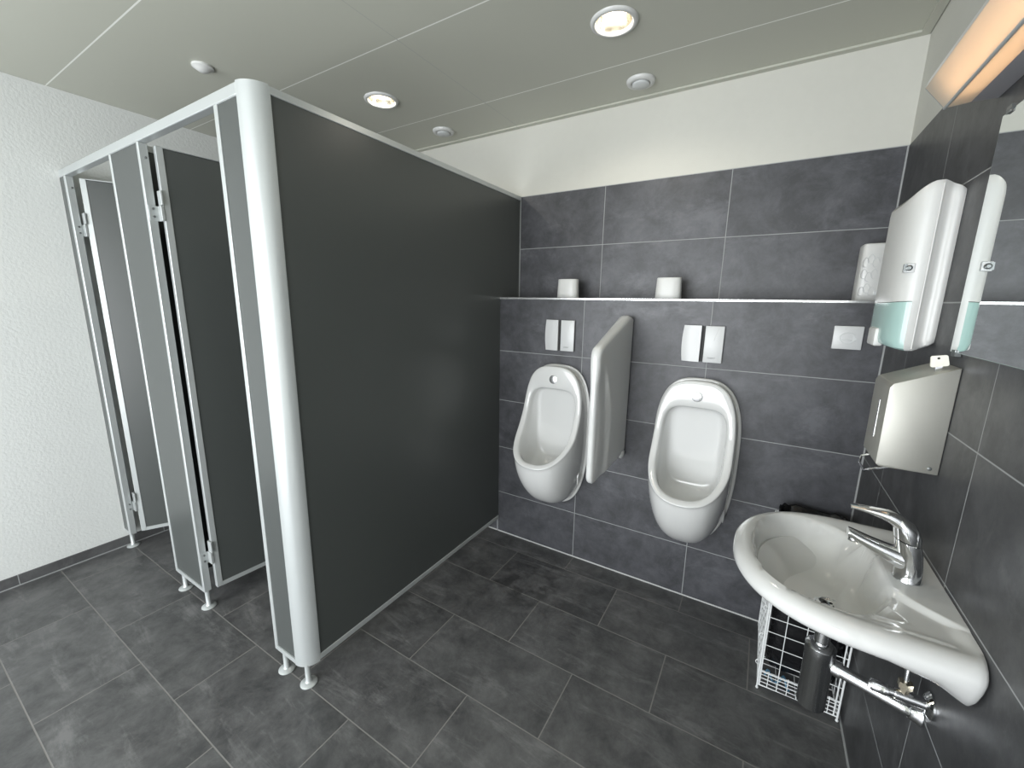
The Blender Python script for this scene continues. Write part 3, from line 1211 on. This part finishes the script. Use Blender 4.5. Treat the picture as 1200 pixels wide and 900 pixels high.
lathe(bm, [(0.0195, 0.0), (0.027, 0.001), (0.027, 0.004), (0.022, 0.010), (0.0185, 0.020), (0.0172, 0.021)], (-0.0005, DRY - 0.045, 0.571), (-1, 0, 0), n=28)
obj('wall_rosette', bm, M['chrome'], tr_, smooth=True, angle=40)

VY, VZ = -0.962, 0.628
va = thing('angle_valve', 'chrome angle valve on the right wall beside the trap outlet', 'valve', (0, VY, VZ))
bm = bmesh.new()
lathe(bm, [(0.027, 0.0005), (0.027, 0.004), (0.020, 0.010), (0.012, 0.012), (0.012, 0.060)], (0, VY, VZ), (-1, 0, 0), n=28)
vb = obj('valve_body', bm, M['chrome'], va, smooth=True, angle=40)
bm = bmesh.new()
lathe(bm, [(0.009, 0.060), (0.009, 0.070), (0.013, 0.072), (0.013, 0.098), (0.010, 0.102)], (0, VY, VZ), (-1, 0, 0), n=16)
obj('valve_knob', bm, M['chrome'], va, smooth=True, angle=40)
bm = bmesh.new()
lathe(bm, [(0.0085, 0.008), (0.0085, 0.022), (0.013, 0.022), (0.013, 0.036)], (-0.046, VY, VZ), (0, 0, 1), n=6)
obj('compression_nut', bm, M['brass'], va)
bm = bmesh.new()
tube(bm, [(-0.046, VY, VZ + 0.036), (-0.046, VY + 0.004, VZ + 0.075), (-0.046, VY + 0.010, 0.715), (-0.046, VY + 0.010, 0.738)], 0.005, 12)
obj('supply_pipe', bm, M['chrome_dull'], va, smooth=True)

# ------------------------------------------------------------------ wire waste basket with black bag
KX0, KX1, KY0, KY1, KZ0, KZ1 = -0.262, -0.014, -0.402, -0.04, 0.020, 0.585
wb = thing('wire_basket', 'white wire mesh waste basket in the corner under the basin', 'waste basket', (-0.135, -0.23, 0.0))


def wires(segs, r=0.0016, n=5):
    bm_ = bmesh.new()
    for a, c in segs:
        tube(bm_, [a, c], r, n)
    return bm_


bm = bmesh.new()
for z in (KZ0, KZ1):
    tube(bm, [(KX0, KY0, z), (KX1, KY0, z), (KX1, KY1, z), (KX0, KY1, z)], 0.0032, 8, closed=True)
for x in (KX0, KX1):
    for y in (KY0, KY1):
        tube(bm, [(x, y, KZ0 - 0.012), (x, y, KZ1)], 0.0032, 8)
for dx in (0.012,):
    tube(bm, [(KX1 - dx, KY0, KZ0), (KX1 - dx, KY0, KZ1)], 0.0025, 8)
    tube(bm, [(KX0 + 0.006, KY0, KZ0), (KX0 + 0.006, KY0, KZ1)], 0.0025, 8)
fr_ = obj('wire_frame', bm, M['wire'], wb)
nxv = 4
segs = [((KX0 + (KX1 - KX0) * k / nxv, KY0, KZ0), (KX0 + (KX1 - KX0) * k / nxv, KY0, KZ1)) for k in range(1, nxv)]
segs += [((KX0, KY0, KZ0 + 0.060 * k), (KX1, KY0, KZ0 + 0.060 * k)) for k in range(1, 10)]
segs += [((KX0, KY0, KZ0 + 0.016 * k), (KX1, KY0, KZ0 + 0.016 * k)) for k in range(1, 5)]
segs += [((KX0 + (KX1 - KX0) * (k + 0.5) / nxv, KY0, KZ0), (KX0 + (KX1 - KX0) * (k + 0.5) / nxv, KY0, KZ0 + 0.07)) for k in range(nxv)]
obj('front_grid', wires(segs), M['wire'], wb)
for x in (KX0, KX1):
    segs = [((x, KY0 + (KY1 - KY0) * k / 7, KZ0), (x, KY0 + (KY1 - KY0) * k / 7, KZ1)) for k in range(1, 7)]
    segs += [((x, KY0, KZ0 + 0.060 * k), (x, KY1, KZ0 + 0.060 * k)) for k in range(1, 10)]
    obj('side_grid', wires(segs), M['wire'], wb)
segs = [((KX0 + (KX1 - KX0) * k / nxv, KY1, KZ0), (KX0 + (KX1 - KX0) * k / nxv, KY1, KZ1)) for k in range(1, nxv)]
segs += [((KX0, KY1, KZ0 + 0.060 * k), (KX1, KY1, KZ0 + 0.060 * k)) for k in range(1, 10)]
obj('back_grid', wires(segs), M['wire'], wb)
segs = [((KX0, KY0 + (KY1 - KY0) * k / 9, KZ0), (KX1, KY0 + (KY1 - KY0) * k / 9, KZ0)) for k in range(1, 9)]
segs += [((KX0 + (KX1 - KX0) * k / nxv, KY0, KZ0), (KX0 + (KX1 - KX0) * k / nxv, KY1, KZ0)) for k in range(1, nxv)]
obj('base_grid', wires(segs), M['wire'], wb)
for x in (KX0, KX1):
    bm = bmesh.new()
    bmesh.ops.create_uvsphere(bm, u_segments=10, v_segments=8, radius=0.0055)
    bmesh.ops.translate(bm, verts=bm.verts, vec=(x, KY0, KZ0 - 0.0143))
    obj('ball_foot', bm, M['wire'], wb, smooth=True)
for z in (0.10, 0.22, 0.34):
    bm = bmesh.new()
    tube(bm, [(KX0 - 0.006 + 0.009 * math.cos(a), KY0 + 0.02, z + 0.009 * math.sin(a)) for a in [2 * PI * k / 12 for k in range(12)]], 0.0016, 6, closed=True)
    obj('side_hook', bm, M['wire'], wb)
# the bag
bm = bmesh.new()
rings = []
NBG = 48
for f, z, k in ((0, KZ0 + 0.075, 0.80), (1, KZ0 + 0.085, 0.90), (2, KZ0 + 0.16, 0.95), (3, 0.26, 0.955), (4, 0.36, 0.96), (5, 0.46, 0.955), (6, 0.56, 0.965), (7, KZ1 + 0.020, 0.975),
                (8, KZ1 + 0.046, 0.985), (9, KZ1 + 0.044, 0.93), (10, KZ1 - 0.05, 0.90), (11, 0.35, 0.88)):
    ring = []
    for q in range(NBG):
        a = 2 * PI * q / NBG
        wob = 1 + (0.012 if f not in (7, 8) else 0.004) * math.sin(q * 2.4 + f * 1.7) + 0.006 * random.uniform(-1, 1)
        x = math.copysign(abs(math.cos(a)) ** 0.35, math.cos(a)) * (KX1 - KX0) / 2 * k * wob
        y = math.copysign(abs(math.sin(a)) ** 0.35, math.sin(a)) * (KY1 - KY0) / 2 * k * wob
        ring.append(((KX0 + KX1) / 2 + max(-0.1195, min(0.1195, x)), (KY0 + KY1) / 2 + max(-0.176, min(0.176, y)), z + 0.006 * math.sin(q * 1.9 + f)))
    rings.append(ring)
loft(bm, rings, True, True)
bag = obj('bin_bag', bm, M['bag'], smooth=True, angle=180)
tag(bag, 'black plastic bag lining the white wire basket', 'bin bag')
bm = bmesh.new()
pts = [(KX0 + 0.02 + 0.004 * k, KY0 + 0.02 + 0.01 * math.sin(k * 0.9), KZ0 + 0.034 + 0.022 * math.sin(k * 0.55)) for k in range(22)]
tube(bm, pts, 0.0035, 8)
cord = obj('cord', bm, M['blue'], smooth=True)
tag(cord, 'pale blue cord lying in the bottom of the wire basket', 'cord')

# ------------------------------------------------------------------ towel dispenser on the right wall
dsp = thing('towel_dispenser', 'white domed towel dispenser with keyhole and teal lower window on the right wall', 'towel dispenser', (0, -0.365, 1.34))
DYC, DHW, DDP = -0.372, 0.148, 0.106


def disp_plan(k=1.0, dx=0.0):
    """plan of the cover: wall side, grooved flank, then the bulging front"""
    right = [(-0.0005, -0.512), (-0.006, -0.515), (-0.012, -0.5155), (-0.018, -0.512), (-0.023, -0.5085), (-0.029, -0.509), (-0.036, -0.5135), (-0.046, -0.520)]
    front = []
    for i in range(1, 24):
        a = PI * i / 24
        yy = DYC - DHW * math.copysign(abs(math.cos(a)) ** 0.75, math.cos(a))
        xx = -0.046 - (DDP - 0.046) * abs(math.sin(a)) ** 0.62
        front.append((xx, yy))
    left = [(x, 2 * DYC - y) for x, y in right[::-1]]
    return right + front + left


def disp_top(x):
    return 1.757 + 0.009 * math.sin(PI * min(1, -x / 0.106)) + 0.018 * math.sin(min(1, -x / 0.06) * PI / 2) - 0.032 * max(0, (-x - 0.046) / 0.062) ** 2.6


def disp_bot(x):
    return 1.366 - 0.024 * math.sin(min(1, -x / 0.06) * PI / 2) + 0.012 * max(0, (-x - 0.046) / 0.062) ** 2.2


plan = disp_plan()
ZW = 1.478           # upper edge of the tinted window


def disp_ring(f, shr):
    """f: 0 bottom .. 1 top"""
    r = []
    for x, y in plan:
        xx = x * (1 - shr)
        yy = DYC + (y - DYC) * (1 - shr * 0.6)
        zb_, zt_ = disp_bot(x), disp_top(x)
        r.append((xx, yy, zb_ + (zt_ - zb_) * f))
    return r


bm = bmesh.new()
fw = (ZW - 1.35) / (1.765 - 1.35)
loft(bm, [disp_ring(fw * 0.0, 0.0)] if False else [disp_ring(fw, 0.0), disp_ring(0.6, 0.0), disp_ring(0.8, 0.0), disp_ring(0.95, 0.0), disp_ring(0.987, 0.012), disp_ring(1.0, 0.05)], True, True)
cv = obj('cover', bm, M['plastic'], dsp, smooth=True, angle=45)
# lower part: flank in white, front window in tinted plastic
i0, i1 = 8, len(plan) - 9
bm = bmesh.new()
segs_ = (0.0, 0.012, 0.05, fw)
shr = (0.10, 0.03, 0.0, 0.0)
loft(bm, [[p for k, p in enumerate(disp_ring(f, s)) if k <= i0 or k >= i1] for f, s in zip(segs_, shr)], True, True)
obj('lower_housing', bm, M['plastic'], dsp, smooth=True, angle=45)
bm = bmesh.new()
rings = []
for f, s in zip((0.0, 0.012, 0.05, fw * 0.5, fw - 0.004), (0.10, 0.03, 0.0, 0.0, 0.0)):
    r = disp_ring(f, s)
    outer = r[i0:i1 + 1]
    rings.append(outer)
loft(bm, rings, True, True)
win = obj('tinted_window', bm, M['teal'], dsp, smooth=True, angle=45)
# seam bead along the flank
bm = bmesh.new()
tube(bm, [(-0.046, -0.5215, disp_bot(-0.046) + 0.006 + (disp_top(-0.046) - disp_bot(-0.046) - 0.016) * k / 10) for k in range(11)], 0.0017, 8)
obj('seam_bead', bm, M['plastic'], cv, smooth=True)
# keyhole lock
bm = BX(-0.092, -0.070, -0.5195, -0.500, 1.553, 1.577, bev=0.002)
lk = obj('lock_plate', bm, M['plate'], cv)
bm = bmesh.new()
lathe(bm, [(0.0075, 0.0), (0.0075, 0.006), (0.004, 0.0075)], (-0.083, -0.516, 1.565), (0, -1, 0), n=16)
box(bm, -0.094, -0.086, -0.5205, -0.515, 1.556, 1.575)
obj('keyhole', bm, M['lock'], lk)
# pull tab at the lower left and the white sheet guide
bm = BX(-0.113, -0.090, -0.43, -0.34, 1.346, 1.400, bev=0.006)
obj('release_tab', bm, M['plastic'], dsp, smooth=True, angle=40)

# ------------------------------------------------------------------ white box dispenser standing on the ledge in the corner
bx = thing('soap_box', 'white embossed plastic box on the ledge behind the towel dispenser', 'box', (-0.05, 0.13, LZ))
bm = bmesh.new()
rings = []
for z, s in ((LZ, 0.97), (LZ + 0.006, 1.0), (1.692, 0.985), (1.699, 0.96), (1.7015, 0.90)):
    ring = []
    for k in range(32):
        a = 2 * PI * k / 32
        ring.append((-0.054 + 0.048 * s * math.copysign(abs(math.cos(a)) ** 0.35, math.cos(a)), 0.14 + 0.055 * s * math.copysign(abs(math.sin(a)) ** 0.35, math.sin(a)), z))
    rings.append(ring)
loft(bm, rings, True, True)
hb = obj('housing', bm, M['plastic'], bx, smooth=True, angle=50)
bm = bmesh.new()
for i in range(9):
    x0_ = -0.088 + 0.016 * (i % 3)
    z0_ = 1.52 + 0.055 * (i // 3) + 0.012 * (i % 2)
    tube(bm, [(x0_ + 0.010 * math.cos(a) * (1 - 0.3 * math.sin(a)), 0.0855, z0_ + 0.018 * math.sin(a)) for a in [2 * PI * k / 14 for k in range(12)]], 0.0012, 5)
obj('embossed_leaves', bm, M['plate'], hb)
bm = BX(-0.050, -0.036, 0.082, 0.0865, 1.505, 1.520, bev=0.002)
obj('lock_button', bm, M['lightgrey_plastic'], hb)

# ------------------------------------------------------------------ steel sanitary bag dispenser with key tag
bn = thing('steel_dispenser', 'brushed steel wedge-topped bag dispenser on the right wall above the basin', 'dispenser', (0, -0.65, 1.05))
bm = bmesh.new()
poly = [(-0.0008, 1.066), (-0.0008, 1.327), (-0.112, 1.279), (-0.118, 1.268), (-0.117, 1.072), (-0.110, 1.066)]
prism(bm, poly, 1, -0.730, -0.575)
bmesh.ops.bevel(bm, geom=[e_ for e_ in bm.edges], offset=0.0025, segments=2, affect='EDGES', profile=0.5)
hs = obj('housing', bm, M['steel'], bn, smooth=True, angle=30)
bm = BX(-0.1185, -0.1165, -0.665, -0.655, 1.125, 1.225)
obj('viewing_slot', bm, M['chrome'], hs)
bm = bmesh.new()
lathe(bm, [(0.0045, 0), (0.0045, 0.002), (0.003, 0.003)], (-0.018, -0.7295, 1.080), (0, -1, 0), n=14)
obj('screw', bm, M['lock'], hs, smooth=True)
bm = bmesh.new()
tube(bm, [(-0.092, -0.600, 1.064), (-0.122, -0.600, 1.050), (-0.128, -0.620, 1.036), (-0.128, -0.690, 1.036), (-0.122, -0.712, 1.050), (-0.085, -0.712, 1.064)], 0.0028, 8)
obj('wire_guide', bm, M['chrome'], bn, smooth=True)
ky = thing('key', 'small key with ivory tag standing in the top of the steel dispenser', 'key', (-0.042, -0.70, 1.31))
bm = bmesh.new()
ring_o = round_poly([(-0.047, 1.321), (-0.015, 1.328), (-0.021, 1.353), (-0.050, 1.348)], [0.004] * 4, 4)
rot = []
loft(bm, [[(x, -0.702, z) for x, z in ring_o], [(x, -0.697, z) for x, z in ring_o]], True, True)
kt = obj('key_tag', bm, M['ivory'], ky)
bm = bmesh.new()
lathe(bm, [(0.0025, 0), (0.0025, 0.0008)], (-0.036, -0.7019, 1.344), (0, -1, 0), n=12)
obj('tag_hole', bm, M['black'], kt)
bm = BX(-0.038, -0.026, -0.7005, -0.6985, 1.312, 1.327)
obj('key_blade', bm, M['chrome'], ky)

# ------------------------------------------------------------------ mirror
MY0, MY1, MZ0, MZ1 = -1.30, -0.664, 1.360, 1.868
mr = thing('wall_mirror', 'rectangular frameless mirror on the right wall below the wall lamp', 'mirror', (0, (MY0 + MY1) / 2, MZ0))
bm = BX(-0.009, -0.0045, MY0, MY1, MZ0, MZ1)
mg = obj('glass', bm, M['mirror'], mr)
bm = bmesh.new()
box(bm, -0.0088, -0.0045, MY1, MY1 + 0.0012, MZ0, MZ1)
box(bm, -0.0088, -0.0045, MY0, MY1, MZ0 - 0.0012, MZ0)
obj('ground_edge', bm, M['mirror_edge'], mg)
for y, z in ((MY1 - 0.035, MZ1), (MY0 + 0.06, MZ1), (MY1 - 0.03, MZ0), (MY0 + 0.06, MZ0)):
    s = 1 if z > 1.5 else -1
    bm = bmesh.new()
    box(bm, -0.0125, -0.0005, y - 0.012, y + 0.012, min(z, z + s * 0.010), max(z, z + s * 0.010), bev=0.001, seg=1)
    box(bm, -0.0125, -0.0095, y - 0.010, y + 0.010, min(z, z - s * 0.005), max(z, z - s * 0.005))
    obj('mirror_clip', bm, M['lock'], mr)

# ------------------------------------------------------------------ wall lamp above the mirror
LY0, LY1 = -1.50, -0.585
wl = thing('wall_lamp', 'long warm-lit wall lamp above the mirror on the right wall', 'wall lamp', (0, (LY0 + LY1) / 2, 1.93))
A_, B_, C_, D_ = (-0.1305, 1.980), (-0.0895, 1.928), (-0.045, 1.933), (-0.0008, 1.934)
# housing: top, back and end caps
bm = bmesh.new()
prism(bm, [(-0.0008, 1.934), (-0.0008, 2.03), (-0.125, 2.000), A_, (A_[0] + 0.004, A_[1] + 0.003), (-0.121, 1.993), (-0.008, 2.020), (-0.008, 1.937)], 1, LY0, LY1)
obj('housing', bm, M['plastic'], wl)
for y in (LY0, LY1):
    bm = bmesh.new()
    prism(bm, [D_, (-0.0008, 2.03), (-0.125, 2.000), A_, B_, C_], 1, y - 0.0015, y + 0.0015)
    obj('end_cap', bm, M['alu'], wl)
bm = bmesh.new()
prism(bm, [A_, B_, (B_[0] + 0.0018, B_[1] + 0.002), (A_[0] + 0.0024, A_[1] + 0.0015)], 1, LY0 + 0.002, LY1 - 0.002)
obj('front_diffuser', bm, M['diffuser'], wl)
bm = bmesh.new()
prism(bm, [(B_[0] + 0.006, B_[1] + 0.0005), C_, (C_[0], C_[1] + 0.0022), (B_[0] + 0.006, B_[1] + 0.0028)], 1, LY0 + 0.002, LY1 - 0.002)
obj('lower_diffuser', bm, M['diffuser'], wl)
bm = bmesh.new()
tube(bm, [(B_[0] + 0.001, LY0, B_[1] + 0.0005), (B_[0] + 0.001, LY1, B_[1] + 0.0005)], 0.0035, 8)
obj('edge_profile', bm, M['alu'], wl)
bm = BX(C_[0], -0.0008, LY0, LY1, C_[1] - 0.0005, C_[1] + 0.003)
obj('backplate', bm, M['dark_trim'], wl)
bm = bmesh.new()
tube(bm, [(-0.072, LY0 + 0.05, 1.965), (-0.072, LY1 - 0.06, 1.965)], 0.008, 12)
obj('lamp_tube', bm, M['tube'], wl)
